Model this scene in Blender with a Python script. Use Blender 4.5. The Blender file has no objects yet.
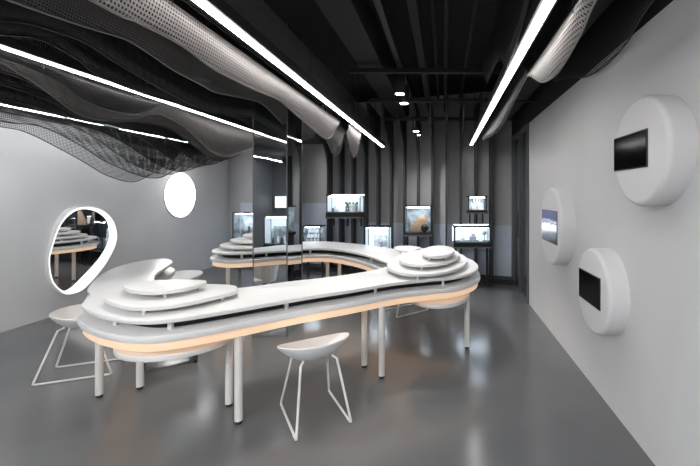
import bpy, bmesh, math, random
from mathutils import Vector, Matrix
random.seed(7)
PI = math.pi
SC = bpy.context.scene
COL = SC.collection

# ------------------------------------------------------------------ camera, world, exposure
EYE = 1.6
cam_d = bpy.data.cameras.new('camera')
cam_d.sensor_width = 36.0
cam_d.lens = 385.0 / 700.0 * 36.0
cam_d.shift_x = -94.0 / 700.0
cam_d.shift_y = -38.0 / 700.0
cam_d.clip_start = 0.05
cam = bpy.data.objects.new('camera', cam_d)
cam.location = (0, 0, EYE)
cam.rotation_euler = (PI / 2, 0, 0)
COL.objects.link(cam)
SC.camera = cam

w = bpy.data.worlds.new('world')
w.use_nodes = True
w.node_tree.nodes['Background'].inputs[0].default_value = (0.8, 0.85, 0.9, 1)
w.node_tree.nodes['Background'].inputs[1].default_value = 0.05
SC.world = w
SC.view_settings.view_transform = 'Standard'
SC.view_settings.look = 'None'
SC.view_settings.gamma = 1.0
SC.view_settings.use_curve_mapping = False
SC.view_settings.exposure = 0.0

STRIP = 20.0      # strength of the linear ceiling lights
WASH = 100.0        # wall-washing strip along the left wall
REAR_FILL = 24.0  # added fill lights behind the camera, out of view
SPOT_W = 98.0     # track spots, also the added downlights

# ------------------------------------------------------------------ materials
def mat(name, col, rough=0.5, metal=0.0, spec=0.5, emit=None, es=0.0, noise=0.0, nscale=8.0, bump=0.0):
    m = bpy.data.materials.new(name)
    m.use_nodes = True
    nt = m.node_tree
    b = nt.nodes['Principled BSDF']
    b.inputs['Base Color'].default_value = (*col, 1)
    b.inputs['Roughness'].default_value = rough
    b.inputs['Metallic'].default_value = metal
    b.inputs['Specular IOR Level'].default_value = spec
    if emit:
        b.inputs['Emission Color'].default_value = (*emit, 1)
        b.inputs['Emission Strength'].default_value = es
    if noise > 0 or bump > 0:
        tc = nt.nodes.new('ShaderNodeTexCoord')
        n = nt.nodes.new('ShaderNodeTexNoise')
        n.inputs['Scale'].default_value = nscale
        n.inputs['Detail'].default_value = 5
        nt.links.new(tc.outputs['Object'], n.inputs['Vector'])
        if noise > 0:
            r = nt.nodes.new('ShaderNodeValToRGB')
            r.color_ramp.elements[0].position = 0.3
            r.color_ramp.elements[1].position = 0.7
            r.color_ramp.elements[0].color = (*[max(0, c * (1 - noise)) for c in col], 1)
            r.color_ramp.elements[1].color = (*[min(1, c * (1 + noise)) for c in col], 1)
            nt.links.new(n.outputs['Fac'], r.inputs['Fac'])
            nt.links.new(r.outputs['Color'], b.inputs['Base Color'])
        if bump > 0:
            bp = nt.nodes.new('ShaderNodeBump')
            bp.inputs['Strength'].default_value = bump
            bp.inputs['Distance'].default_value = 0.01
            nt.links.new(n.outputs['Fac'], bp.inputs['Height'])
            nt.links.new(bp.outputs['Normal'], b.inputs['Normal'])
    return m

def emitter(name, col, s):
    return mat(name, (0.8, 0.8, 0.8), 0.5, emit=col, es=s)

def perforated(name, col, pitch, radius, rough=0.45):
    m = mat(name, col, rough, 0.3)
    nt = m.node_tree
    N = nt.nodes.new
    tc = N('ShaderNodeTexCoord')
    sp = N('ShaderNodeSeparateXYZ')
    nt.links.new(tc.outputs['Object'], sp.inputs[0])
    def cell(sock):
        d = N('ShaderNodeMath'); d.operation = 'DIVIDE'; d.inputs[1].default_value = pitch
        nt.links.new(sock, d.inputs[0])
        f = N('ShaderNodeMath'); f.operation = 'FRACT'
        nt.links.new(d.outputs[0], f.inputs[0])
        s = N('ShaderNodeMath'); s.operation = 'SUBTRACT'; s.inputs[1].default_value = 0.5
        nt.links.new(f.outputs[0], s.inputs[0])
        p = N('ShaderNodeMath'); p.operation = 'POWER'; p.inputs[1].default_value = 2.0
        ab = N('ShaderNodeMath'); ab.operation = 'ABSOLUTE'
        nt.links.new(s.outputs[0], ab.inputs[0])
        nt.links.new(ab.outputs[0], p.inputs[0])
        return p.outputs[0]
    a = N('ShaderNodeMath'); a.operation = 'ADD'
    nt.links.new(cell(sp.outputs['Y']), a.inputs[0])
    nt.links.new(cell(sp.outputs['Z']), a.inputs[1])
    g = N('ShaderNodeMath'); g.operation = 'LESS_THAN'; g.inputs[1].default_value = radius * radius
    nt.links.new(a.outputs[0], g.inputs[0])
    tr = N('ShaderNodeBsdfTransparent')
    mx = N('ShaderNodeMixShader')
    out = nt.nodes['Material Output']
    nt.links.new(g.outputs[0], mx.inputs[0])
    nt.links.new(nt.nodes['Principled BSDF'].outputs[0], mx.inputs[1])
    nt.links.new(tr.outputs[0], mx.inputs[2])
    nt.links.new(mx.outputs[0], out.inputs['Surface'])
    return m

def glass(name):
    m = bpy.data.materials.new(name); m.use_nodes = True
    nt = m.node_tree
    nt.nodes.remove(nt.nodes['Principled BSDF'])
    t = nt.nodes.new('ShaderNodeBsdfTransparent'); t.inputs[0].default_value = (0.93, 0.96, 0.97, 1)
    g = nt.nodes.new('ShaderNodeBsdfGlossy'); g.inputs['Roughness'].default_value = 0.03
    f = nt.nodes.new('ShaderNodeFresnel'); f.inputs[0].default_value = 1.45
    x = nt.nodes.new('ShaderNodeMixShader')
    nt.links.new(f.outputs[0], x.inputs[0]); nt.links.new(t.outputs[0], x.inputs[1]); nt.links.new(g.outputs[0], x.inputs[2])
    nt.links.new(x.outputs[0], nt.nodes['Material Output'].inputs['Surface'])
    return m

M = {}
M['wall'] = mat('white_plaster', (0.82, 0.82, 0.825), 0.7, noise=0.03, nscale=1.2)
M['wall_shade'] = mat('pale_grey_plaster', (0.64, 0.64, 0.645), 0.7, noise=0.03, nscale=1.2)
M['floor'] = mat('polished_grey_screed', (0.135, 0.138, 0.142), 0.17, spec=0.5, noise=0.10, nscale=1.1)
M['ceil'] = mat('black_ceiling', (0.006, 0.006, 0.0065), 0.9)
M['black'] = mat('black_metal', (0.016, 0.016, 0.018), 0.5)
M['charcoal'] = mat('charcoal_metal', (0.007, 0.007, 0.0075), 0.7)
M['fin'] = mat('dark_fin_metal', (0.03, 0.03, 0.033), 0.5)
M['panel'] = mat('grey_wall_panel', (0.48, 0.48, 0.485), 0.55, noise=0.05, nscale=2)
M['panel_low'] = mat('pale_blue_grey_panel', (0.60, 0.66, 0.76), 0.35, noise=0.04, nscale=2)  # bluish spill of the display-case lights, painted into the colour
M['rear'] = mat('grey_rear_wall', (0.05, 0.053, 0.057), 0.5, noise=0.05, nscale=2)
M['white'] = mat('white_solid_surface', (0.74, 0.73, 0.72), 0.35)
M['white2'] = mat('white_lacquer', (0.80, 0.80, 0.80), 0.3)
M['disc'] = mat('white_wall_disc', (0.72, 0.715, 0.715), 0.55)
M['tube'] = mat('white_powder_coat', (0.74, 0.73, 0.71), 0.4)
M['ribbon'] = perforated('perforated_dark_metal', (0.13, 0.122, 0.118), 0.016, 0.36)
M['ribbon_dark'] = perforated('perforated_black_metal', (0.014, 0.014, 0.015), 0.014, 0.34)
M['ribbon_mid'] = perforated('perforated_smoky_metal', (0.06, 0.057, 0.056), 0.015, 0.35)
M['ribbon_fine'] = perforated('perforated_black_mesh', (0.035, 0.035, 0.037), 0.018, 0.455)
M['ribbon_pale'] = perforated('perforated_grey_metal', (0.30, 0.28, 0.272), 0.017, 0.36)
M['trim'] = mat('grey_ribbon_edge', (0.16, 0.155, 0.15), 0.4, 0.4)
M['trim_dark'] = mat('black_ribbon_edge', (0.02, 0.02, 0.022), 0.5)
M['strip'] = emitter('linear_light_diffuser', (1.0, 0.97, 0.95), STRIP)
M['wash'] = emitter('wall_washer_diffuser', (0.96, 0.98, 1.0), WASH)
M['rearlamp'] = emitter('ceiling_light_diffuser', (0.96, 0.98, 1.0), REAR_FILL)
M['warm'] = emitter('warm_light_band', (1.0, 0.66, 0.42), 0.55)
M['warm'].node_tree.nodes['Principled BSDF'].inputs['Base Color'].default_value = (0.62, 0.47, 0.34, 1)
M['glow'] = emitter('white_glow', (1.0, 0.985, 0.95), 1.0)
M['round'] = emitter('round_light_diffuser', (1.0, 0.99, 0.98), 9.0)
M['lens'] = emitter('spot_lens', (1.0, 0.97, 0.92), 25.0)
M['case'] = emitter('case_light', (0.78, 0.88, 1.0), 45.0)
M['glowline'] = emitter('case_edge_glow', (0.82, 0.9, 1.0), 14.0)
M['caseback'] = emitter('backlit_case_panel', (0.86, 0.93, 1.0), 0.75)
M['caseback_dim'] = mat('pale_case_panel', (0.6, 0.64, 0.66), 0.6, noise=0.5, nscale=9)
M['mirror'] = mat('mirror_silver', (0.86, 0.87, 0.88), 0.01, 1.0)
M['column_mirror'] = mat('smoked_mirror', (0.70, 0.73, 0.75), 0.01, 1.0)
M['screen'] = mat('black_screen', (0.003, 0.003, 0.0035), 0.12, spec=0.15)
M['bezel'] = mat('black_bezel', (0.012, 0.012, 0.013), 0.35)
M['glass'] = glass('clear_glass')
M['doorglass'] = mat('dark_glass', (0.05, 0.055, 0.06), 0.06)
M['doorframe'] = mat('grey_door_frame', (0.14, 0.145, 0.15), 0.4, 0.3)
M['rubber'] = mat('black_rubber', (0.012, 0.012, 0.012), 0.6)
M['model_white'] = mat('model_white', (0.75, 0.76, 0.77), 0.5)
M['model_grey'] = mat('model_grey', (0.2, 0.21, 0.22), 0.6)
M['model_wood'] = mat('model_wood', (0.55, 0.36, 0.22), 0.6, noise=0.2, nscale=20)
M['model_tree'] = mat('model_tree', (0.12, 0.16, 0.10), 0.8, noise=0.3, nscale=40)
M['model_base'] = mat('model_base', (0.10, 0.10, 0.10), 0.6, noise=0.4, nscale=30)
M['spacer'] = mat('white_spacer', (0.75, 0.74, 0.72), 0.4)
M['sign'] = emitter('lit_white_panel', (0.95, 0.97, 1.0), 0.9)

def screen_picture():
    m = mat('screen_picture', (0.02, 0.02, 0.02), 0.2)
    nt = m.node_tree; N = nt.nodes.new
    b = nt.nodes['Principled BSDF']
    tc = N('ShaderNodeTexCoord')
    sp = N('ShaderNodeSeparateXYZ'); nt.links.new(tc.outputs['Generated'], sp.inputs[0])
    n = N('ShaderNodeTexNoise'); n.inputs['Scale'].default_value = 5
    nt.links.new(tc.outputs['Generated'], n.inputs['Vector'])
    ma = N('ShaderNodeMath'); ma.operation = 'MULTIPLY_ADD'
    ma.inputs[1].default_value = 0.18; nt.links.new(n.outputs['Fac'], ma.inputs[0]); nt.links.new(sp.outputs['Z'], ma.inputs[2])
    r = N('ShaderNodeValToRGB'); cr = r.color_ramp; cr.interpolation = 'LINEAR'
    stops = [(0.0, (0.01, 0.01, 0.012)), (0.24, (0.05, 0.045, 0.055)), (0.42, (0.18, 0.18, 0.25)), (0.50, (0.85, 0.86, 0.95)),
             (0.68, (0.8, 0.82, 0.92)), (0.71, (0.12, 0.11, 0.13)), (0.75, (0.7, 0.7, 0.85)), (0.84, (0.10, 0.13, 0.24)), (1.0, (0.14, 0.16, 0.30))]
    cr.elements[0].position = 0.0; cr.elements[0].color = (*stops[0][1], 1)
    cr.elements[1].position = 1.0; cr.elements[1].color = (*stops[-1][1], 1)
    for p, c in stops[1:-1]:
        e = cr.elements.new(p); e.color = (*c, 1)
    nt.links.new(ma.outputs[0], r.inputs['Fac'])
    nt.links.new(r.outputs['Color'], b.inputs['Emission Color'])
    b.inputs['Emission Strength'].default_value = 0.9
    return m
M['picture'] = screen_picture()

# ------------------------------------------------------------------ building helpers
ORG = {}   # world origin of every object while it is being built

def link(o):
    COL.objects.link(o)
    return o

def base_of(bm):
    xs = [v.co.x for v in bm.verts]; ys = [v.co.y for v in bm.verts]; zs = [v.co.z for v in bm.verts]
    return Vector(((min(xs) + max(xs)) / 2, (min(ys) + max(ys)) / 2, min(zs)))

def obj(name, bm, m, parent=None, smooth=False, label=None):
    """ONE mesh object from a bmesh in world coordinates."""
    o_w = Vector(ORG[parent.name]) if parent else base_of(bm)
    bmesh.ops.recalc_face_normals(bm, faces=bm.faces[:])
    bmesh.ops.translate(bm, verts=bm.verts[:], vec=-o_w)
    me = bpy.data.meshes.new(name)
    for f in bm.faces:
        f.smooth = smooth and len(f.verts) <= 8
    bm.to_mesh(me); bm.free()
    me.materials.append(m)
    if smooth:
        try:
            me.set_sharp_from_angle(angle=math.radians(40))
        except Exception:
            pass
    o = link(bpy.data.objects.new(name, me))
    if parent:
        o.parent = parent
    else:
        o.location = o_w
    ORG[o.name] = tuple(o_w)
    if label:
        o['label'] = label
    return o

def tag(o, label, cat, group=None):
    o['label'] = label; o['category'] = cat
    if group:
        o['group'] = group
    return o

def thing(name, label, cat, loc, group=None):
    o = link(bpy.data.objects.new(name, None))
    o.empty_display_size = 0.1
    o.location = loc
    ORG[o.name] = tuple(loc)
    return tag(o, label, cat, group)

def struct(name, bm, m, smooth=False):
    o = obj(name, bm, m, None, smooth)
    o['kind'] = 'structure'
    return o

def box(x0, x1, y0, y1, z0, z1, bevel=0.0, bm=None):
    bm = bm or bmesh.new()
    r = bmesh.ops.create_cube(bm, size=1.0)
    vs = r['verts']
    for v in vs:
        v.co = Vector((x0 + (v.co.x + 0.5) * (x1 - x0), y0 + (v.co.y + 0.5) * (y1 - y0), z0 + (v.co.z + 0.5) * (z1 - z0)))
    if bevel > 0:
        es = list({e for v in vs for e in v.link_edges})
        bmesh.ops.bevel(bm, geom=es, offset=bevel, segments=2, affect='EDGES', profile=0.5)
    return bm

def tube(pts, r, seg=10, bm=None, closed=False, cap=True, radii=None):
    bm = bm or bmesh.new()
    pts = [Vector(p) for p in pts]
    n = len(pts); rings = []
    prev = None
    for i, p in enumerate(pts):
        if closed:
            t = (pts[(i + 1) % n] - pts[i - 1]).normalized()
        else:
            t = (pts[min(i + 1, n - 1)] - pts[max(i - 1, 0)]).normalized()
        if prev is None:
            a = Vector((0, 0, 1)) if abs(t.z) < 0.9 else Vector((1, 0, 0))
            u = t.cross(a).normalized()
        else:
            u = (prev - t * prev.dot(t)).normalized()
        prev = u
        v = t.cross(u)
        rr = radii[i] if radii else r
        rings.append([bm.verts.new(p + (u * math.cos(2 * PI * k / seg) + v * math.sin(2 * PI * k / seg)) * rr) for k in range(seg)])
    m = n if closed else n - 1
    for i in range(m):
        A = rings[i]; B = rings[(i + 1) % n]
        for k in range(seg):
            bm.faces.new((A[k], A[(k + 1) % seg], B[(k + 1) % seg], B[k]))
    if cap and not closed:
        bm.faces.new(rings[0]); bm.faces.new(rings[-1])
    return bm

def lathe(profile, cx, cy, seg=48, bm=None):
    """profile: (radius, z) pairs, closed at both ends."""
    bm = bm or bmesh.new()
    rings = []
    for r, z in profile:
        rings.append([bm.verts.new((cx + r * math.cos(2 * PI * k / seg), cy + r * math.sin(2 * PI * k / seg), z)) for k in range(seg)])
    for A, B in zip(rings, rings[1:]):
        for k in range(seg):
            bm.faces.new((A[k], A[(k + 1) % seg], B[(k + 1) % seg], B[k]))
    bm.faces.new(rings[0]); bm.faces.new(rings[-1])
    return bm

def spline(pts, n=8, closed=True):
    P = [Vector(p) for p in pts]; N = len(P); out = []
    rng = range(N) if closed else range(N - 1)
    for i in rng:
        if closed:
            p0, p1, p2, p3 = P[i - 1], P[i], P[(i + 1) % N], P[(i + 2) % N]
        else:
            p0, p1, p2, p3 = P[max(i - 1, 0)], P[i], P[i + 1], P[min(i + 2, N - 1)]
        for k in range(n):
            t = k / n
            out.append(0.5 * ((2 * p1) + (p2 - p0) * t + (2 * p0 - 5 * p1 + 4 * p2 - p3) * t * t + (3 * p1 - p0 - 3 * p2 + p3) * t ** 3))
    if not closed:
        out.append(P[-1])
    return out

def offset(outline, d):
    """outset (d>0) of a counter-clockwise closed outline of 2-D vectors."""
    n = len(outline); res = []
    for i in range(n):
        t = (outline[(i + 1) % n] - outline[i - 1])
        nn = Vector((t.y, -t.x)).normalized()
        res.append(outline[i] + nn * d)
    return res

def prism(outline, z0, z1, rnd=0.008, bm=None):
    """flat slab with softly rounded top and bottom edges."""
    bm = bm or bmesh.new()
    n = len(outline)
    lay = [(offset(outline, -rnd), z0), (offset(outline, -rnd * 0.3), z0 + rnd * 0.3), (outline, z0 + rnd), (outline, z1 - rnd), (offset(outline, -rnd * 0.3), z1 - rnd * 0.3), (offset(outline, -rnd), z1)]
    rings = [[bm.verts.new((p.x, p.y, z)) for p in o] for o, z in lay]
    for A, B in zip(rings, rings[1:]):
        for k in range(n):
            bm.faces.new((A[k], A[(k + 1) % n], B[(k + 1) % n], B[k]))
    bm.faces.new(list(reversed(rings[0]))); bm.faces.new(rings[-1])
    return bm

def ccw(o):
    a = sum(o[i - 1].x * o[i].y - o[i].x * o[i - 1].y for i in range(len(o)))
    return o if a > 0 else list(reversed(o))

def ellipse(cx, cy, rx, ry, rot=0.0, n=64):
    c, s = math.cos(rot), math.sin(rot)
    return [Vector((cx + rx * math.cos(t) * c - ry * math.sin(t) * s, cy + rx * math.cos(t) * s + ry * math.sin(t) * c)) for t in (2 * PI * k / n for k in range(n))]

def copy_tree(o, parent=None):
    c = o.copy(); link(c)
    if parent:
        c.parent = parent
    for ch in list(o.children):
        copy_tree(ch, c)
    return c

# ------------------------------------------------------------------ the room
XL, XR = -5.15, 1.25
REAR = -2.8
ZC = 3.55
def wall_y(x):
    return 7.523 - 0.3256 * x

struct('floor', box(-5.3, 1.6, REAR - 0.1, 9.5, -0.1, 0.0), M['floor'])
struct('ceiling', box(-5.3, 1.6, REAR - 0.1, 9.5, ZC, ZC + 0.1), M['ceil'])
struct('wall_left', box(XL - 0.12, XL, REAR - 0.1, 9.4, 0, ZC), M['wall'])
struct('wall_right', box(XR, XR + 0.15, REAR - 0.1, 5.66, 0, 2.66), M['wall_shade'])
struct('trim_1', box(XR, XR + 0.15, REAR - 0.1, 7.2, 2.66, ZC), M['ceil'])
struct('trim_4', box(XL, XL + 0.03, REAR, 0.6, 0, ZC), M['rear'])
struct('wall_front', box(XL, XR, REAR - 0.1, REAR, 0, ZC), M['rear'])

def slant(x0, x1, dy0, dy1, z0, z1):
    """slab following the slanted rear wall, from wall_y-dy1 to wall_y-dy0."""
    bm = bmesh.new()
    vs = []
    for z in (z0, z1):
        for x, d in ((x0, dy0), (x1, dy0), (x1, dy1), (x0, dy1)):
            vs.append(bm.verts.new((x, wall_y(x) - d, z)))
    for f in ((0, 1, 2, 3), (7, 6, 5, 4), (0, 4, 5, 1), (1, 5, 6, 2), (2, 6, 7, 3), (3, 7, 4, 0)):
        bm.faces.new([vs[i] for i in f])
    return bm
struct('wall_back', slant(XL, XR + 0.05, -0.1, 0.0, 0, ZC), M['panel'])
struct('trim_2', slant(XL + 0.35, -1.82, 0.0, 0.02, 0.1, 1.42), M['panel_low'])  # lower wall with the case-light spill painted on, left bays
struct('trim_3', slant(-1.80, XR, 0.0, 0.02, 0.1, 1.03), M['panel_low'])  # same painted case-light spill, right bays
struct('baseboard_back', slant(XL + 0.35, XR, 0.0, 0.30, 0, 0.09), M['black'])

d = struct('door_1', box(XR + 0.03, XR + 0.07, 5.72, 6.95, 0.0, 2.60), M['doorglass'])
fr = bmesh.new()
box(XR - 0.02, XR + 0.13, 5.66, 5.74, 0, 2.66, 0, fr)
box(XR - 0.02, XR + 0.13, 6.30, 6.35, 0, 2.60, 0, fr)
box(XR - 0.02, XR + 0.13, 6.93, 7.02, 0, 2.66, 0, fr)
box(XR - 0.02, XR + 0.13, 5.74, 6.93, 2.58, 2.66, 0, fr)
obj('door_frame', fr, M['doorframe'], d)
obj('door_handle', tube([(XR - 0.06, 6.2, 0.9), (XR - 0.06, 6.2, 1.3)], 0.012), M['black'], d, True)

# ------------------------------------------------------------------ ceiling: beams, pipes, lights
def beam(x0, x1, y0, y1, z0, z1, label, name='ceiling_beam', cat='beam', group='black beams under the ceiling'):
    return tag(obj(name, box(x0, x1, y0, y1, z0, z1, 0.004), M['charcoal']), label, cat, group)
beam(0.86, 1.10, -1.0, 6.6, 2.86, 3.12, 'thick black beam running to the back along the right wall')
beam(-0.92, -0.66, 0.2, 7.2, 2.98, 3.28, 'wide black duct running to the back right of the middle light strip', 'air_duct', 'duct')
beam(-0.30, -0.22, 0.2, 7.2, 3.14, 3.24, 'narrow black beam running to the back beside the spot lamps')
LB = ['nearest thin black cross beam overhead, near the top edge', 'second thin black cross beam overhead, counting from the camera', 'third thin black cross beam overhead, just before the downlights', 'fourth thin black cross beam overhead, behind the front downlights', 'farthest thin black cross beam, in front of the grey fins']
for k, (y, z) in enumerate(((2.1, 3.06), (3.0, 3.06), (4.05, 2.90), (5.15, 2.86), (6.4, 2.86))):
    beam(-1.0, 1.22, y - 0.025, y + 0.025, z + 0.10 if k < 2 else z - 0.02, z + 0.14 if k < 2 else z + 0.03, LB[k])
for x, z, lab in ((0.02, 3.12, 'thin black pipe running straight back above the room centre'), (-0.10, 3.30, 'black pipe close under the ceiling left of the centre pipe'), (0.28, 3.28, 'black pipe close under the ceiling beside the right light strip')):
    tag(obj('ceiling_pipe', tube([(x, -0.5, z), (x, 7.0, z)], 0.022, 10), M['charcoal'], None, True), lab, 'pipe', 'black pipes under the ceiling')

def linear_light(x, y0, y1, z, hw, label, group='linear ceiling lights', em='strip'):
    t = thing('linear_light', label, 'light', (x, (y0 + y1) / 2, z), group)
    obj('housing', box(x - 0.042, x + 0.042, y0, y1, z + 0.006, z + 0.075, 0.003), M['black'], t)
    obj('diffuser', box(x - hw, x + hw, y0 + 0.01, y1 - 0.01, z - 0.004, z + 0.010), M[em], t)
    for k in range(6):
        yy = y0 + (k + 0.5) / 6 * (y1 - y0)
        obj('hanger_wire', tube([(x, yy, z + 0.07), (x, yy, ZC)], 0.003, 6), M['black'], t)
    return t
linear_light(-1.14, -2.2, 7.2, 2.5, 0.021, 'long white light strip over the table, beside the pale perforated ribbon')
linear_light(0.49, -2.2, 6.9, 2.5, 0.024, 'long white light strip at right, nearest the wall of white discs')
linear_light(-2.70, -2.2, 6.6, 2.5, 0.013, 'long white light strip at left, running toward the mirrored column')
linear_light(-4.6, -2.2, 7.6, 2.54, 0.009, 'leftmost light strip, glimpsed in dashes through the perforated ribbons', em='wash')

for k, (x, y) in enumerate(((-3.25, -1.6), (-1.95, -1.6), (-0.65, -1.6))):  # unseen fill lights added behind the camera to brighten the room
    t = thing('ceiling_light', ['square ceiling light behind the camera at left', 'square ceiling light behind the camera in the middle', 'square ceiling light behind the camera at right'][k], 'light', (x, y, 2.6), 'square ceiling lights')
    obj('housing', box(x - 0.62, x + 0.62, y - 0.62, y + 0.62, 2.63, 2.70), M['black'], t)
    obj('diffuser', box(x - 0.6, x + 0.6, y - 0.6, y + 0.6, 2.6, 2.63), M['rearlamp'], t)

tag(obj('lamp_track', box(-0.505, -0.455, 1.2, 7.3, 2.985, 3.02), M['black']), 'black lamp track running to the back carrying the round downlights', 'track')
SPL = ['round downlight hanging nearest over the table, brightest of the row', 'round downlight hanging second in the row, just behind the nearest', 'round downlight third in the row, small and near the back wall', 'round downlight farthest in the row, lowest in the picture']
SPL += ['downlight between the ribbons above the near stacked end of the table', 'downlight between the ribbons above the far stacked end of the table']  # unseen downlights added to brighten the tabletop
for k, (x, y, wf, cone) in enumerate(((-0.48, 4.19, 0.75, 84), (-0.48, 4.62, 0.75, 84), (-0.48, 6.65, 1.0, 140), (-0.48, 7.05, 0.05, 110), (-1.93, 3.08, 0.72, 80), (-2.58, 5.62, 0.75, 80))):
    z = (2.70, 2.70, 2.70, 2.70, 2.55, 2.66)[k]
    t = thing('spot_lamp', SPL[k], 'lamp', (x, y, z), 'round downlights under the ceiling')
    if k < 4:
        obj('housing', lathe([(0.055, z + 0.0), (0.058, z + 0.01), (0.058, z + 0.2), (0.05, z + 0.215)], x, y, 24), M['black'], t, True)
        obj('lens', lathe([(0.047, z - 0.004), (0.047, z + 0.004)], x, y, 24), M['lens'], t)
    else:                                     # added downlights: deep shield keeps the lens out of view
        obj('housing', lathe([(0.062, z + 0.085), (0.062, z - 0.03), (0.066, z - 0.03), (0.066, z + 0.2), (0.05, z + 0.215)], x, y, 24), M['black'], t, True)
        obj('lens', lathe([(0.045, z + 0.078), (0.045, z + 0.0845)], x, y, 24), M['lens'], t)
    obj('stem', tube([(x, y, z + 0.21), (x, y, 2.99 if k < 4 else ZC)], 0.012, 8), M['black'], t, True)
    ld = bpy.data.lights.new('downlight', 'SPOT')
    ld.energy = SPOT_W * wf; ld.spot_size = math.radians(cone); ld.spot_blend = 1.0 if k in (2, 3) else 0.35; ld.shadow_soft_size = 0.05
    ld.color = (1.0, 0.98, 0.96)
    lo = link(bpy.data.objects.new('downlight', ld)); lo.parent = t; lo.location = (0, 0, -0.02 if k < 4 else -0.05)

# ------------------------------------------------------------------ perforated ribbons
def ribbon(x, pts, top, m, tm, label, sway=0.03, y_step=0.05):
    """vertical perforated metal sheet along Y, wavy lower edge given as (y, height above the eye)."""
    P = spline([(a, b, 0) for a, b in pts], 8, closed=False)
    ys = [p.x for p in P]; hs = [p.y for p in P]
    bm = bmesh.new()
    rows = 6
    def pos(y, h, j):
        f = j / rows
        z = EYE + h + (top - h) * f
        return Vector((x + sway * math.sin(y * 2.1 + x * 3) * (1 - f) - 0.05 * (1 - f) ** 2 * (1 if sway >= 0 else -1), y, z))
    grid = [[bm.verts.new(pos(y, h, j)) for j in range(rows + 1)] for y, h in zip(ys, hs)]
    for a, b in zip(grid, grid[1:]):
        for j in range(rows):
            bm.faces.new((a[j], b[j], b[j + 1], a[j + 1]))
    edge = [g[0].co.copy() for g in grid]
    mid = (ys[0] + ys[-1]) / 2
    t = thing('perforated_ribbon', label, 'ceiling ribbon', (x, mid, EYE + min(hs)), 'perforated metal ribbons under the ceiling')
    s = obj('sheet', bm, m, t, True)
    so = s.modifiers.new('thickness', 'SOLIDIFY'); so.thickness = 0.003; so.offset = 0
    obj('edge_trim', tube(edge, 0.006, 6), tm, t, True)
    ya, yb = ys[len(ys) // 4], ys[3 * len(ys) // 4]
    for yy in (ya, yb):
        obj('hanger_wire', tube([(x, yy, EYE + top - 0.02), (x, yy, ZC)], 0.003, 6), M['black'], t)
    return t

RD, RB, RF = M['ribbon'], M['ribbon_dark'], M['ribbon_fine']
TG, TK = M['trim'], M['trim_dark']
ribbon(-1.27, [(-0.6, .80), (0.6, .78), (1.47, .74), (1.68, .75), (1.92, .75), (2.2, .71), (2.63, .717), (3.0, .75), (3.2, .74), (3.7, .70), (4.1, .66), (4.34, .64), (4.5, .67), (4.66, .76), (4.72, .86)], 0.90, M['ribbon_pale'], TG, 'pale lit perforated ribbon hanging just left of the middle light strip')
ribbon(-1.25, [(-0.6, .99), (3, .97), (5, .98), (7.0, .98)], 1.35, RD, TK, 'dark perforated band right beside the middle light strip, above the pale ribbon', 0.0)
ribbon(-1.75, [(-0.6, .85), (0.6, .80), (1.2, .78), (1.62, .82), (1.77, .835), (2.02, .866), (2.21, .89), (2.39, .863), (2.56, .83), (2.84, .81), (3.0, .80), (3.4, .857), (3.785, .895), (4.21, .83), (4.58, .76), (5.03, .73), (5.3, .80), (5.43, .9)], 1.30, M['ribbon_mid'], TG, 'dark perforated ribbon left of the pale one, ending in a rounded tip', 0.03)
ribbon(-2.10, [(-0.6, .85), (0.8, .80), (1.5, .80), (1.82, .837), (2.0, .893), (2.15, .916), (2.33, .926), (2.57, .876), (3.0, .80), (3.5, .76), (4.3, .86), (5.0, .84), (5.6, .78), (6.2, .82), (7.0, .95)], 1.35, RB, TK, 'black perforated ribbon with faint edge, two left of the pale ribbon')
ribbon(-2.42, [(-0.6, .9), (1.0, .85), (1.7, .84), (2.08, .88), (2.31, .948), (2.457, .957), (2.63, .923), (2.817, .863), (3.4, .84), (4.4, .92), (5.3, .86), (6.4, .9), (7.0, .98)], 1.35, RB, TK, 'black perforated ribbon just above and right of the left light strip')
ribbon(-2.85, [(-0.6, .85), (1.2, .88), (2.0, .90), (2.47, .873), (2.62, .837), (2.81, .767), (3.04, .66), (3.21, .637), (3.345, .65), (3.62, .724), (3.82, .80), (3.99, .825), (4.29, .757), (4.5, .65), (4.71, .55), (5.0, .50), (5.2, .53), (5.6, .64), (6.2, .80), (6.6, .9)], 1.0, RD, TG, 'grey lit wavy ribbon directly under the left light strip')
ribbon(-2.755, [(2.3, .875), (2.5, .872), (2.65, .86), (2.82, .825), (3.01, .746), (3.2, .706), (3.45, .717), (3.62, .78), (3.75, .87)], 0.885, RB, TK, 'short dark scallop between the left light strip and the grey lit ribbon', 0.0)
ribbon(-3.10, [(-0.6, .85), (2.5, .88), (3.0, .83), (3.4, .74), (3.7, .70), (4.0, .75), (4.4, .76), (4.8, .62), (5.23, .475), (5.7, .56), (6.3, .78), (6.8, .9)], 1.25, RD, TK, 'dark wavy ribbon behind the grey lit one, second scallop from the column')
ribbon(-3.35, [(-0.6, .85), (2.8, .85), (3.6, .74), (4.0, .70), (4.4, .74), (4.7, .70), (5.0, .55), (5.37, .43), (5.8, .5), (6.4, .74), (6.9, .9)], 1.25, RF, TK, 'black see-through ribbon making the third scallop from the column')
ribbon(-3.60, [(-0.6, .85), (3.0, .80), (3.8, .74), (4.3, .74), (4.7, .68), (5.1, .5), (5.46, .397), (5.9, .47), (6.5, .72), (7.0, .9)], 1.25, RF, TK, 'black see-through ribbon making the scallop right above the round wall light')
ribbon(-3.86, [(-0.6, .85), (3.0, .78), (3.9, .75), (4.4, .73), (4.8, .62), (5.2, .45), (5.6, .35), (6.0, .42), (6.6, .72), (7.0, .9)], 1.25, RF, TK, 'black see-through ribbon dipping just left of the round wall light')
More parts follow.
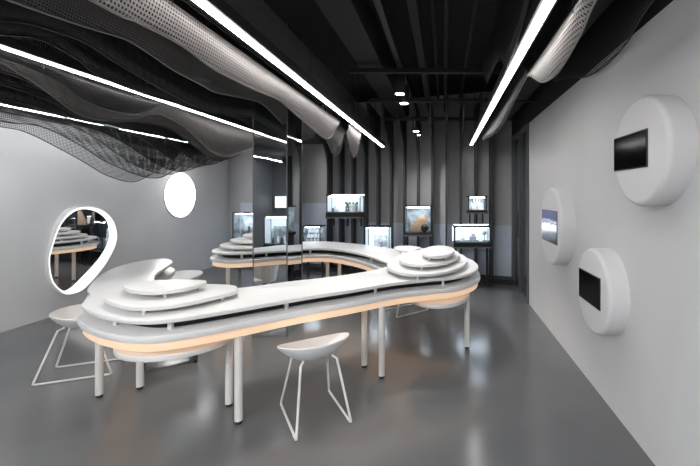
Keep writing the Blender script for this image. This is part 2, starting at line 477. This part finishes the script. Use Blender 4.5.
ribbon(-4.10, [(-0.6, .85), (3.0, .78), (4.09, .776), (4.37, .75), (4.64, .663), (4.93, .525), (5.3, .38), (5.72, .31), (6.1, .38), (6.7, .7), (7.0, .85)], 1.25, RF, TK, 'black see-through ribbon, third from the left wall')
ribbon(-4.40, [(-0.6, .80), (3.0, .74), (3.815, .733), (4.235, .748), (4.67, .62), (5.04, .458), (5.28, .384), (5.6, .30), (5.9, .26), (6.2, .33), (6.8, .7), (7.0, .8)], 0.88, RF, TK, 'black see-through ribbon, second from the left wall')
ribbon(-4.80, [(-0.6, .80), (3.0, .75), (4.16, .745), (4.45, .72), (4.86, .57), (5.18, .44), (5.5, .30), (5.9, .207), (6.18, .24), (6.6, .45), (7.0, .7)], 1.25, RF, TK, 'black see-through ribbon closest to the left wall, dipping lowest')
ribbon(-1.42, [(4.75, .80), (4.95, .62), (5.15, .53), (5.35, .60), (5.5, .80)], 0.95, RD, TG, 'small spade-shaped ribbon tip just right of the pale ribbon end')
ribbon(-1.22, [(4.95, .80), (5.1, .62), (5.3, .52), (5.5, .60), (5.65, .80)], 0.95, M['ribbon_pale'], TG, 'small bright spade-shaped ribbon tip near the far end of the middle strip')
ribbon(0.62, [(1.45, .885), (1.72, .865), (1.9, .79), (2.18, .725), (2.41, .725), (2.62, .77), (2.82, .857), (2.88, .885)], 0.893, M['ribbon_pale'], TG, 'bright perforated ribbon hanging just right of the right light strip', -0.01)
ribbon(0.62, [(2.96, .94), (3.6, .90), (4.6, .80), (5.6, .84), (6.6, .92)], 1.02, RB, TK, 'dark perforated ribbon behind the bright one along the right light strip', -0.01)
ribbon(0.38, [(-0.4, 1.1), (1.6, 1.1), (2.1, .95), (2.45, .885), (2.65, .89), (3.0, 1.05), (3.8, 1.1)], 1.3, RB, TK, 'dark perforated ribbon tip just left of the right light strip', -0.01)
ribbon(1.14, [(-0.4, 1.25), (1.5, 1.2), (2.2, 1.09), (2.5, .985), (2.85, .955), (3.26, 1.0), (3.66, 1.12), (4.2, 1.24)], 1.5, RF, TK, 'black perforated ribbon curving down against the right wall', -0.01)

# ------------------------------------------------------------------ dark fins along the back wall
def fin(x, label, flare=0.85, d0=0.34, t=0.018):
    yb = wall_y(x) - 0.025
    prof = [(d0, 0.095), (d0, 1.5), (d0 - 0.02, 2.0), (d0 + 0.02, 2.3), (d0 + 0.14, 2.5), (d0 + 0.36, 2.66), (d0 + flare, 2.80), (d0 + flare + 0.1, 3.2)]
    P = spline([(a, b, 0) for a, b in prof], 5, closed=False)
    bm = bmesh.new()
    L = []
    for s in (-t, t):
        L.append([bm.verts.new((x + s, yb, 0.095))] + [bm.verts.new((x + s, yb - p.x, p.y)) for p in P] + [bm.verts.new((x + s, yb, 3.2))])
    n = len(L[0])
    for k in range(n):
        bm.faces.new((L[0][k], L[0][(k + 1) % n], L[1][(k + 1) % n], L[1][k]))
    bm.faces.new(L[0]); bm.faces.new(L[1])
    return tag(obj('wall_fin', bm, M['fin']), label, 'fin', 'dark upright fins along the back wall')
ORD = ['first', 'second', 'third', 'fourth', 'fifth', 'sixth', 'seventh', 'eighth', 'ninth', 'tenth', 'eleventh', 'twelfth', 'thirteenth', 'fourteenth', 'fifteenth', 'sixteenth', 'seventeenth', 'eighteenth', 'nineteenth', 'twentieth']
FX = [0.86 - 0.272 * k for k in range(18)]
FX = [x for k, x in enumerate(FX) if k not in (13, 14)]
for k, x in enumerate(FX):
    fin(x, ORD[k] + ' dark upright wall fin counting from the right end of the back wall')

# ------------------------------------------------------------------ showcases on the back wall
def px(p, y):
    return (p - 444.0) / 385.0 * y

def showcase(x0, x1, yf, yb, z0, z1, label, back='caseback', legs=None, bracket=False, tray=0.05, light=True, glow=False):
    t = thing('showcase', label, 'display case', ((x0 + x1) / 2, (yf + yb) / 2, z0 if not legs else 0.0), 'lit display cases along the back wall')
    obj('tray', box(x0 - 0.02, x1 + 0.02, yf - 0.02, yb, z0, z0 + tray, 0.004), M['charcoal'], t)
    obj('shelf_edge', box(x0 - 0.03, x1 + 0.03, yf - 0.03, yf - 0.02, z0 - 0.005, z0 + 0.02), M['doorframe'], t)
    obj('back_panel', box(x0 + 0.01, x1 - 0.01, yb - 0.02, yb - 0.005, z0 + tray, z1 - 0.02), M[back], t)
    g = box(x0, x1, yf, yb - 0.025, z0 + tray, z1 - 0.02)
    obj('glass_cover', g, M['glass'], t)
    for sx in (x0, x1):
        obj('corner_post', box(sx - 0.008, sx + 0.008, yf - 0.008, yf + 0.008, z0 + tray, z1), M['charcoal'], t)
    obj('top_panel', box(x0 - 0.02, x1 + 0.02, yf - 0.01, yb, z1 - 0.02, z1, 0.003), M['charcoal'], t)
    if light:
        obj('light_strip', box(x0 + 0.03, x1 - 0.03, yf + 0.04, yf + 0.07, z1 - 0.032, z1 - 0.022), M['case'], t)
    if glow:
        gl = box(x0 - 0.01, x1 + 0.01, yb + 0.002, yb + 0.014, z1 + 0.001, z1 + 0.007)
        obj('glow_strip', gl, M['glowline'], t)
        for lx in (x0 - 0.035,):
            obj('glow_strip', box(lx, lx + 0.005, yb - 0.012, yb, z0 + tray, z1 - 0.03), M['glowline'], t)
    if legs:
        for lx in legs:
            obj('leg', box(lx - 0.02, lx + 0.02, yb - 0.09, yb - 0.05, 0.0, z0), M['black'], t)
    if bracket:
        for lx in (x0 + 0.04, (x0 + x1) / 2, x1 - 0.04):
            obj('bracket', box(lx - 0.012, lx + 0.012, yb - 0.06, yb, z0 - 0.18, z0), M['black'], t)
    return t

def model(name, label, x0, x1, y0, y1, z, kind, seed):
    rnd = random.Random(seed)
    t = thing(name, label, 'scale model', ((x0 + x1) / 2, (y0 + y1) / 2, z), 'scale models inside the display cases')
    obj('base', box(x0, x1, y0, y1, z, z + 0.012), M['model_base'], t)
    w = x1 - x0; dp = y1 - y0
    if kind == 'town':
        for k in range(11):
            a = x0 + 0.03 + rnd.random() * (w - 0.09); b = y0 + 0.02 + rnd.random() * (dp - 0.08)
            obj('block', box(a, a + 0.03 + 0.05 * rnd.random(), b, b + 0.05, z + 0.012, z + 0.04 + 0.16 * rnd.random()), M['model_white'] if k % 3 else M['model_grey'], t)
        for k in range(4):
            a = x0 + w * (0.5 + 0.12 * k); b = y0 + dp * 0.5
            bm = tube([(a, b, z + 0.01), (a + 0.01, b, z + 0.12)], 0.006, 6)
            bmesh.ops.create_icosphere(bm, subdivisions=1, radius=0.035, matrix=Matrix.Translation((a + 0.01, b, z + 0.15 + 0.04 * rnd.random())))
            obj('tree', bm, M['model_tree'], t)
    elif kind == 'terrain':
        for k in range(7):
            e = ccw(ellipse(x0 + w * (0.5 + 0.03 * k), y0 + dp * 0.62, w * (0.44 - 0.045 * k), dp * (0.34 - 0.035 * k), 0, 28))
            obj('terrace', prism(e, z + 0.012 + 0.045 * k, z + 0.055 + 0.045 * k, 0.003), M['model_wood'], t)
        bm = bmesh.new(); bmesh.ops.create_icosphere(bm, subdivisions=2, radius=0.075, matrix=Matrix.Translation((x0 + w * 0.78, y0 + 0.05, z + 0.09)))
        obj('mound', bm, M['black'], t, True)
        for k in range(6):
            a = x0 + 0.04 + k * w / 6.5
            obj('post', box(a, a + 0.012, y0 + 0.01, y0 + 0.02, z + 0.01, z + 0.06 + (0.2 if k == 0 else 0.02 * (k % 3))), M['model_grey'], t)
    elif kind == 'harbour':
        for k, (a, l, h) in enumerate(((0.12, 0.15, 0.05), (0.42, 0.22, 0.08), (0.72, 0.12, 0.04))):
            bm = box(x0 + a * w, x0 + (a + l) * w, y0 + 0.08, y0 + 0.15, z + 0.012, z + 0.012 + h)
            box(x0 + (a + 0.3 * l) * w, x0 + (a + 0.8 * l) * w, y0 + 0.09, y0 + 0.14, z + 0.012 + h, z + 0.012 + 1.6 * h, 0, bm)
            obj('hull', bm, M['model_grey'] if k == 1 else M['caseback_dim'], t)
            obj('mast', tube([(x0 + (a + 0.5 * l) * w, y0 + 0.11, z + h), (x0 + (a + 0.5 * l) * w, y0 + 0.11, z + 0.1 + h)], 0.004, 6), M['model_grey'], t)
        bm = tube([(x0 + 0.9 * w, y0 + 0.1, z), (x0 + 0.9 * w, y0 + 0.1, z + 0.12)], 0.006, 6)
        bmesh.ops.create_icosphere(bm, subdivisions=1, radius=0.045, matrix=Matrix.Translation((x0 + 0.9 * w, y0 + 0.1, z + 0.16)))
        obj('tree', bm, M['model_tree'], t)
    elif kind == 'figures':
        for k in range(9):
            a = x0 + 0.05 + rnd.random() * (w - 0.12); b = y0 + 0.03 + rnd.random() * (dp - 0.07); h = 0.12 + 0.25 * rnd.random()
            obj('figure', lathe([(0.045, z + 0.012), (0.03, z + 0.012 + 0.3 * h), (0.04, z + 0.012 + 0.55 * h), (0.018, z + 0.012 + 0.75 * h), (0.028, z + 0.012 + 0.88 * h), (0.008, z + 0.012 + h)], a, b, 12), M['model_grey'] if k % 2 else M['model_white'], t, True)
        obj('board', box(x0 + 0.25 * w, x0 + 0.9 * w, y1 - 0.03, y1 - 0.015, z + 0.2, z + 0.42), M['caseback_dim'], t)
    elif kind == 'peaks':
        for k in range(5):
            a = x0 + w * (0.14 + 0.18 * k); h = (0.14, 0.2, 0.24, 0.17, 0.12)[k]
            obj('peak', lathe([(0.04, z + 0.012), (0.028, z + 0.012 + 0.45 * h), (0.014, z + 0.012 + 0.75 * h), (0.003, z + 0.012 + h)], a, y0 + dp * (0.4 + 0.2 * (k % 2)), 7), M['model_white'], t)
    elif kind == 'cubes':
        for r in range(3):
            for c in range(4):
                a = x0 + 0.015 + c * w / 4; b = y0 + 0.02 + r * dp / 3
                obj('cube_block', box(a, a + w / 4 - 0.025, b, b + dp / 3 - 0.03, z + 0.012 + 0.09 * r, z + 0.07 + 0.09 * r), M['model_white'], t)
                if r:
                    obj('riser', box(a + 0.012, a + w / 4 - 0.037, b + 0.02, b + dp / 3 - 0.045, z + 0.012, z + 0.012 + 0.09 * r), M['model_grey'], t)
    return t

def case_at(p0, p1, q0, q1, yf, dep, label, kind=None, mlabel=None, mname='town_model', **kw):
    x0, x1 = px(p0, yf), px(p1, yf)
    z1 = EYE + (195 - q0) / 385.0 * yf; z0 = EYE + (195 - q1) / 385.0 * yf
    if kw.get('legs') == 'pair':
        kw['legs'] = (x0 + 0.02, x1 - 0.02)
    c = showcase(x0, x1, yf, yf + dep, z0, z1, label, **kw)
    if kind:
        model(mname, mlabel, x0 + 0.025, x1 - 0.025, yf + 0.03, yf + dep - 0.06, z0 + kw.get('tray', 0.05), kind, int(p0))
    return c
case_at(327, 360, 195, 218, 7.30, 0.34, 'wide brightly lit showcase mounted high on fins behind the far table strip', 'town', 'white miniature town with small trees in the high wide showcase', tray=0.10, bracket=True, glow=True)
case_at(365, 389, 226.5, 262, 7.12, 0.34, 'showcase with white interior just left of the warm landscape case', 'figures', 'group of grey and white figures in the low white showcase', 'figure_model', legs='pair')
case_at(405, 431, 206, 236, 6.98, 0.34, 'square showcase holding a warm brown landscape, in the wall centre', 'terrain', 'brown terraced landscape model with a dark mound in square showcase', 'landscape_model', back='caseback_dim', legs='pair')
case_at(455, 490, 226.5, 248, 6.60, 0.34, 'wide low lit showcase on black legs, near the right end', 'harbour', 'row of little boats and a tree in the wide low showcase', 'harbour_model', legs='pair', tray=0.09, glow=True)
case_at(468.5, 486.5, 196, 213.5, 6.62, 0.30, 'small showcase mounted high on brackets above the wide low one', 'peaks', 'cluster of white pointed peaks in the small high showcase', 'peak_model', back='caseback_dim', bracket=True)
case_at(233, 256, 212.5, 243, 7.9, 0.30, 'bluish showcase in the left corner behind the far stacked tiers', 'figures', 'dark and white figures in the bluish corner showcase', 'figure_model', back='caseback_dim', legs='pair')
case_at(303, 320, 226, 246, 7.45, 0.30, 'small open showcase of white cubes beside the mirrored column', 'cubes', 'stepped rack of small white cubes beside the mirrored column', 'cube_model', back='caseback_dim', legs='pair')
# front half of the showroom, met in the mirrored column
t = showcase(-4.05, -3.45, -0.35, 0.0, 0.42, 1.12, 'lit showcase at the left of the camera, met in the mirrored column', legs=(-4.0, -3.5))
t.rotation_euler = (0, 0, PI)
model('figure_model', 'tall grey and white figures in the showcase left of the camera', -4.0, -3.5, -0.26, -0.06, 0.47, 'figures', 5)
tag(obj('wall_sign', box(-5.02, -4.62, REAR + 0.002, REAR + 0.05, 1.22, 1.56, 0.005), M['sign']), 'blank lit white wall panel met in the mirrored column', 'sign')
tag(obj('waste_bin', lathe([(0.0, 0.0), (0.20, 0.0), (0.21, 0.02), (0.30, 0.50), (0.29, 0.505), (0.28, 0.5), (0.2, 0.05), (0.0, 0.05)][1:-1], -3.35, 1.52, 40), M['white2'], None, True), 'white tapered bin met in the mirrored column below the table strip', 'bin')

# ------------------------------------------------------------------ mirrored column
cx0, cx1, cy0, cy1 = -2.15, -1.77, 4.34, 4.80
t = thing('mirrored_column', 'square mirrored column rising through the open loop of the table', 'column', ((cx0 + cx1) / 2, (cy0 + cy1) / 2, 0))
obj('core', box(cx0 + 0.012, cx1 - 0.012, cy0 + 0.012, cy1 - 0.012, 0, ZC - 0.005), M['black'], t)
for (a, b, c, dd) in ((cx0, cx1, cy0, cy0 + 0.01), (cx0, cx1, cy1 - 0.01, cy1), (cx0, cx0 + 0.01, cy0 + 0.01, cy1 - 0.01), (cx1 - 0.01, cx1, cy0 + 0.01, cy1 - 0.01)):
    obj('mirror_panel', box(a, b, c, dd, 0.0, ZC - 0.005), M['column_mirror'], t)
for (a, c) in ((cx0, cy0), (cx1, cy0), (cx1, cy1), (cx0, cy1)):
    obj('corner_trim', box(a - 0.005, a + 0.005, c - 0.005, c + 0.005, 0.0, ZC - 0.005), M['doorframe'], t)

# ------------------------------------------------------------------ the table
TOP = [(-2.66, 2.86), (-2.58, 2.74), (-2.42, 2.61), (-2.19, 2.48), (-1.91, 2.39), (-1.70, 2.43), (-1.44, 2.62), (-1.09, 2.92), (-.76, 3.16), (-.45, 3.41), (-.15, 3.56),
       (.10, 3.67), (.28, 3.88), (.37, 4.16), (.36, 4.5), (.25, 4.85), (.02, 5.13), (-.3, 5.33), (-.6, 5.47), (-.9, 5.72), (-1.39, 6.15), (-1.95, 6.44), (-2.36, 6.42),
       (-2.8, 6.45), (-3.13, 6.28), (-3.32, 5.95), (-3.33, 5.6), (-3.18, 5.3), (-2.85, 5.16), (-2.5, 5.3), (-2.1, 5.58), (-1.68, 5.60), (-1.18, 5.2), (-.76, 4.62), (-.62, 4.30),
       (-.70, 4.04), (-1.0, 3.72), (-1.416, 3.45), (-1.735, 3.22), (-2.1, 3.20), (-2.40, 3.32), (-2.64, 3.52), (-2.84, 3.80), (-3.0, 4.16), (-3.17, 4.5), (-3.42, 4.70),
       (-3.58, 4.5), (-3.52, 4.1), (-3.28, 3.65), (-2.98, 3.22), (-2.78, 3.02)]
out = ccw([Vector((p.x, p.y)) for p in spline([(a, b, 0) for a, b in TOP], 6)])
tb = thing('loop_table', 'long white looping display table with stacked tiers and warm glowing underside', 'table', (-1.3, 4.2, 0))
Z1a, Z1b = 0.680, 0.730
Z2a, Z2b = 0.792, 0.824
obj('light_band', prism(offset(out, -0.006), 0.622, 0.6795, 0.004), M['warm'], tb, True, 'warm glowing light band under the white slabs')
obj('lower_slab', prism(offset(out, 0.022), Z1a, Z1b, 0.012), M['white'], tb, True)
obj('recess_core', prism(offset(out, -0.13), Z1b, Z2a, 0.004), M['charcoal'], tb, False, 'dark recessed core between the two slabs')
obj('tabletop', prism(out, Z2a, Z2b, 0.010), M['white'], tb, True)

for k in range(26):
    q = offset(out, -0.085)
    p = q[int((k + 0.5) * len(q) / 26)]
    obj('spacer', box(p.x - 0.012, p.x + 0.012, p.y - 0.012, p.y + 0.012, Z1b - 0.001, Z2a + 0.001), M['spacer'], tb)

def tier(o, level):
    z0 = Z2b + 0.032 + level * 0.062
    return obj('tier', prism(ccw(o), z0, z0 + 0.030, 0.008), M['white'], tb, True), z0
def spacers(o, level, n, inset=0.05):
    z0 = Z2b + level * 0.062
    q = offset(ccw(o), -inset); k = len(q)
    for i in range(n):
        p = q[int((i + 0.5) * k / n) % k]
        obj('spacer', lathe([(0.012, z0 - 0.002), (0.012, z0 + 0.034)], p.x, p.y, 10), M['spacer'], tb)
def sp2(pts, n=8):
    return ccw([Vector((p.x, p.y)) for p in spline([(a, b, 0) for a, b in pts], n)])
# near-left lobe: two tiers with clipped right ends
L1 = sp2([(-2.42, 2.86), (-2.38, 2.70), (-2.20, 2.56), (-1.96, 2.46), (-1.74, 2.54), (-1.58, 2.80), (-1.57, 2.92), (-1.68, 3.06), (-1.95, 3.10), (-2.25, 3.08)])
L2 = sp2([(-2.33, 2.84), (-2.28, 2.74), (-2.14, 2.65), (-1.97, 2.61), (-1.84, 2.70), (-1.79, 2.86), (-1.83, 2.95), (-2.00, 2.98), (-2.22, 2.94)])
tier(L1, 0); spacers(L1, 0, 5)
tier(L2, 1); spacers(L2, 1, 4)
# right lobe: three tiers
R1 = ellipse(-.17, 4.24, .425, .76, -0.10)
R2 = ellipse(-.15, 4.20, .315, .59, -0.12)
R3 = ellipse(-.06, 4.12, .175, .39, -0.05)
for k, e in enumerate((R1, R2, R3)):
    tier(e, k); spacers(e, k, 6 if k < 2 else 4)
tier(ellipse(-.44, 4.75, .16, .24, 0.5), 1)
spacers(ellipse(-.44, 4.75, .16, .24, 0.5), 1, 3)
# far-left lobe: three tiers
F1 = ellipse(-2.74, 5.78, .55, .52)
F2 = ellipse(-2.74, 5.80, .43, .41)
F3 = ellipse(-2.74, 5.82, .27, .27)
for k, e in enumerate((F1, F2, F3)):
    tier(e, k); spacers(e, k, 5)
# hanging lower trays
for e in (ellipse(-1.93, 2.80, .38, .35, -0.2), ellipse(-.06, 4.12, .33, .52, 0.0)):
    obj('under_tray', prism(ccw(e), 0.532, 0.572, 0.008), M['white'], tb, True)
    obj('tray_hanger', prism(ccw([Vector((p.x * 0.5 + c.x * 0.5, p.y * 0.5 + c.y * 0.5)) for c in [sum(e, Vector((0, 0))) / len(e)] for p in e]), 0.572, 0.6225, 0.003), M['white'], tb)
def leg(x, y, r=0.027):
    l = obj('leg', lathe([(r, 0.022), (r, 0.63)], x, y, 20), M['tube'], tb, True)
    obj('foot', lathe([(r * 0.8, 0.0), (r * 0.8, 0.022)], x, y, 16), M['rubber'], l, True)
for x, y in ((-2.73, 3.03 + .02), (-1.44, 2.70), (-1.63, 2.92), (-2.51, 3.18), (-.74, 3.58), (-.545, 3.37), (.24, 4.02), (-3.17, 5.65), (-2.60, 6.2), (-1.88, 6.22), (-1.63, 6.0), (-1.08, 5.52), (-3.36, 4.42)):
    leg(x, y)

# ------------------------------------------------------------------ stools
def make_stool():
    t = thing('shell_stool', '', 'stool', (0, 0, 0), 'white shell stools round the table')
    a, b = 0.25, 0.21
    seg, nr = 56, 10
    bm = bmesh.new()
    def top(r, th):
        lip = (0.5 - 0.5 * math.sin(th)) ** 1.3
        return 0.455 + 0.028 * r * r + r ** 2.2 * (0.085 * lip + 0.030 * math.cos(th) ** 2)
    def ring(r, f, off=0.0):
        return [bm.verts.new((a * r * math.cos(2 * PI * k / seg), b * r * math.sin(2 * PI * k / seg), f(r, 2 * PI * k / seg))) for k in range(seg)]
    def under(r, th):
        return top(r, th) - 0.012 - 0.035 * (1 - r ** 2.4) ** 0.6
    rings = [ring(r, top) for r in [0.04] + [k / nr for k in range(1, nr + 1)]]
    rings.append(ring(1.012, lambda r, th: top(1, th) - 0.008))
    rings += [ring(r, under) for r in (0.99, 0.96, 0.9, 0.8, 0.65, 0.5, 0.3, 0.08)]
    for A, B in zip(rings, rings[1:]):
        for k in range(seg):
            bm.faces.new((A[k], A[(k + 1) % seg], B[(k + 1) % seg], B[k]))
    bm.faces.new(rings[0]); bm.faces.new(rings[-1])
    obj('seat', bm, M['white2'], t, True)
    for s in (-1, 1):
        P = [(s * 0.10, 0.09, 0.44), (s * 0.125, 0.125, 0.425), (s * 0.18, 0.255, 0.035), (s * 0.182, 0.262, 0.016), (s * 0.182, 0.248, 0.009),
             (s * 0.182, -0.248, 0.009), (s * 0.182, -0.262, 0.016), (s * 0.18, -0.255, 0.035), (s * 0.125, -0.125, 0.425), (s * 0.10, -0.09, 0.44)]
        l = obj('sled_leg', tube(P, 0.0085, 10), M['tube'], t, True)
        for yy in (-0.2, 0.2):
            obj('glide', tube([(s * 0.182, yy - 0.012, 0.009), (s * 0.182, yy + 0.012, 0.009)], 0.0095, 8), M['tube'], l)
    return t
stool = make_stool()
SPOTS = [(-0.945, 2.81, math.radians(33), 'white shell stool with wire sled legs standing in front of the table'),
         (-3.27, 3.49, math.radians(-67), 'white shell stool at left beside the table end, below the pebble mirror'),
         (-3.45, 5.08, math.radians(163), 'white shell stool behind the near lobe, only its tilted seat showing'),
         (-0.54, 5.31, math.radians(131), 'white shell stool tucked under the right stacked end, only wire feet showing')]
for k, (x, y, a, lab) in enumerate(SPOTS):
    s = stool if k == 0 else copy_tree(stool)
    s.location = (x, y, 0); s.rotation_euler = (0, 0, a); s['label'] = lab

# low rolling cabinet under the near lobe
t = thing('rolling_cabinet', 'low white cabinet on black casters under the near table lobe', 'cabinet', (0, 0, 0))
obj('body', box(-0.22, 0.22, -0.02, 0.36, 0.10, 0.50, 0.012), M['white2'], t)
for x in (-0.2, 0.2):
    for y in (0.0, 0.32):
        c = obj('caster', tube([(x - 0.015, y, 0.026), (x + 0.015, y, 0.026)], 0.026, 16), M['rubber'], t, True)
        obj('fork', box(x - 0.020, x + 0.020, y - 0.010, y + 0.022, 0.03, 0.10), M['black'], c)
t.location = (-2.535, 3.56, 0); t.rotation_euler = (0, 0, math.radians(39))

# ------------------------------------------------------------------ left wall: pebble mirror and round light
TILT = math.tan(math.radians(12.5))
def peb(p, q):
    """point of the tilted front plane (it leans out of the wall toward the far end)."""
    y = (-5.125 - TILT * 4.9) / ((p - 444.0) / 385.0 - TILT)
    return Vector((y, EYE + (195.0 - q) / 385.0 * y))
def front_x(y):
    return -5.125 + TILT * (y - 4.9)
RIM = [(47.7, 263.6), (50, 249.4), (58.4, 225.7), (70, 211.6), (84.4, 206.6), (101, 209), (112.8, 218.7), (117.8, 233), (115.5, 247), (104.5, 267), (86.8, 287.5), (75, 294), (63, 294), (51.5, 282.5)]
GLS = [(49.8, 263), (52, 250), (60, 227), (70.5, 214.3), (82, 209.3), (96, 211.5), (106.5, 220), (109.5, 233), (107.5, 244), (98, 260), (78, 281.5), (70, 288.5), (62.5, 290.5), (53.5, 281)]
def peb_outline(pts):
    q = [peb(*p) for p in pts]
    return ccw([Vector((p.x, p.y)) for p in spline([(a.x, a.y, 0) for a in q], 8)])
po, pg = peb_outline(RIM), peb_outline(GLS)
t = thing('pebble_mirror', 'pebble-shaped wall mirror with glowing white rim on the left wall', 'mirror', (XL, 5.37, 0.24))
def shell(outer, inner):
    n = len(outer); res = []
    for layers in ([(outer, None, 0), (outer, -0.012, 1), (offset(outer, -0.012), -0.002, 1)], [(outer, -0.010, 1), (outer, 0.0, 1), (inner, 0.0, 1), (inner, -0.008, 1)]):
        bm = bmesh.new()
        R = [[bm.verts.new(((front_x(p.x) + dx) if f else XL + 0.002, p.x, p.y)) for p in o] for o, dx, f in layers]
        for A, B in zip(R, R[1:]):
            for k in range(n):
                bm.faces.new((A[k], A[(k + 1) % n], B[(k + 1) % n], B[k]))
        res.append(bm)
    return res
obj('body', shell(po, offset(po, -0.013))[0], M['white2'], t, True)
obj('rim', shell(offset(po, -0.011), pg)[1], M['glow'], t, True, 'glowing white rim')
bm = bmesh.new()
n = len(pg)
vs0 = [bm.verts.new((front_x(p.x) - 0.012, p.x, p.y)) for p in pg]
vs1 = [bm.verts.new((front_x(p.x) - 0.005, p.x, p.y)) for p in pg]
for k in range(n):
    bm.faces.new((vs0[k], vs0[(k + 1) % n], vs1[(k + 1) % n], vs1[k]))
bm.faces.new(vs0); bm.faces.new(vs1)
obj('mirror_glass', bm, M['mirror'], t)

def disc_x(x_wall, x_front, cy, cz, r, rnd, seg=96):
    """disc standing off a wall at x_wall, front face at x_front, with rounded front rim."""
    bm = bmesh.new(); s = 1 if x_front > x_wall else -1
    prof = [(r, x_wall), (r, x_front - s * rnd)]
    for k in range(1, 7):
        a = k / 6 * PI / 2
        prof.append((r - rnd + rnd * math.cos(a), x_front - s * rnd + s * rnd * math.sin(a)))
    rings = [[bm.verts.new((x, cy + rr * math.cos(2 * PI * k / seg), cz + rr * math.sin(2 * PI * k / seg))) for k in range(seg)] for rr, x in prof]
    for A, B in zip(rings, rings[1:]):
        for k in range(seg):
            bm.faces.new((A[k], A[(k + 1) % seg], B[(k + 1) % seg], B[k]))
    bm.faces.new(rings[0]); bm.faces.new(rings[-1])
    return bm
t = thing('round_wall_light', 'glowing round white light on the left wall below the ribbons', 'light', (XL, 7.52, 1.15))
obj('back_plate', disc_x(XL, XL + 0.035, 7.48, 1.60, 0.43, 0.005), M['white2'], t, True)
obj('diffuser', disc_x(XL + 0.035, XL + 0.045, 7.48, 1.60, 0.425, 0.005), M['round'], t, True)

# ------------------------------------------------------------------ right wall: three round display pods
def pod(cy, cz, r, sy0, sy1, sz0, sz1, pic, label, slabel):
    t = thing('wall_pod', label, 'display', (XR, cy, cz - r), 'round white display pods on the right wall')
    xf = XR - 0.142
    obj('disc', disc_x(XR, xf, cy, cz, r, 0.03), M['disc'], t, True)
    s = obj('screen', box(xf - 0.006, xf + 0.002, sy0, sy1, sz0, sz1, 0.003), M['bezel'], t, False, slabel)
    obj('screen_glass', box(xf - 0.008, xf - 0.0055, sy0 + 0.008, sy1 - 0.008, sz0 + 0.008, sz1 - 0.008), M['picture'] if pic else M['screen'], s)
    return t
pod(2.205, 1.85, 0.312, 2.09, 2.50, 1.752, 1.964, False, 'highest round white wall pod, with a blank black screen', 'blank black screen')
pod(4.04, 1.28, 0.405, 3.76, 4.337, 1.106, 1.440, True, 'round white wall pod farthest back, its screen showing a picture', 'screen showing a bright room')
pod(2.90, 0.88, 0.318, 2.724, 3.148, 0.776, 1.008, False, 'lowest round white wall pod, with a dark screen', 'dark screen')
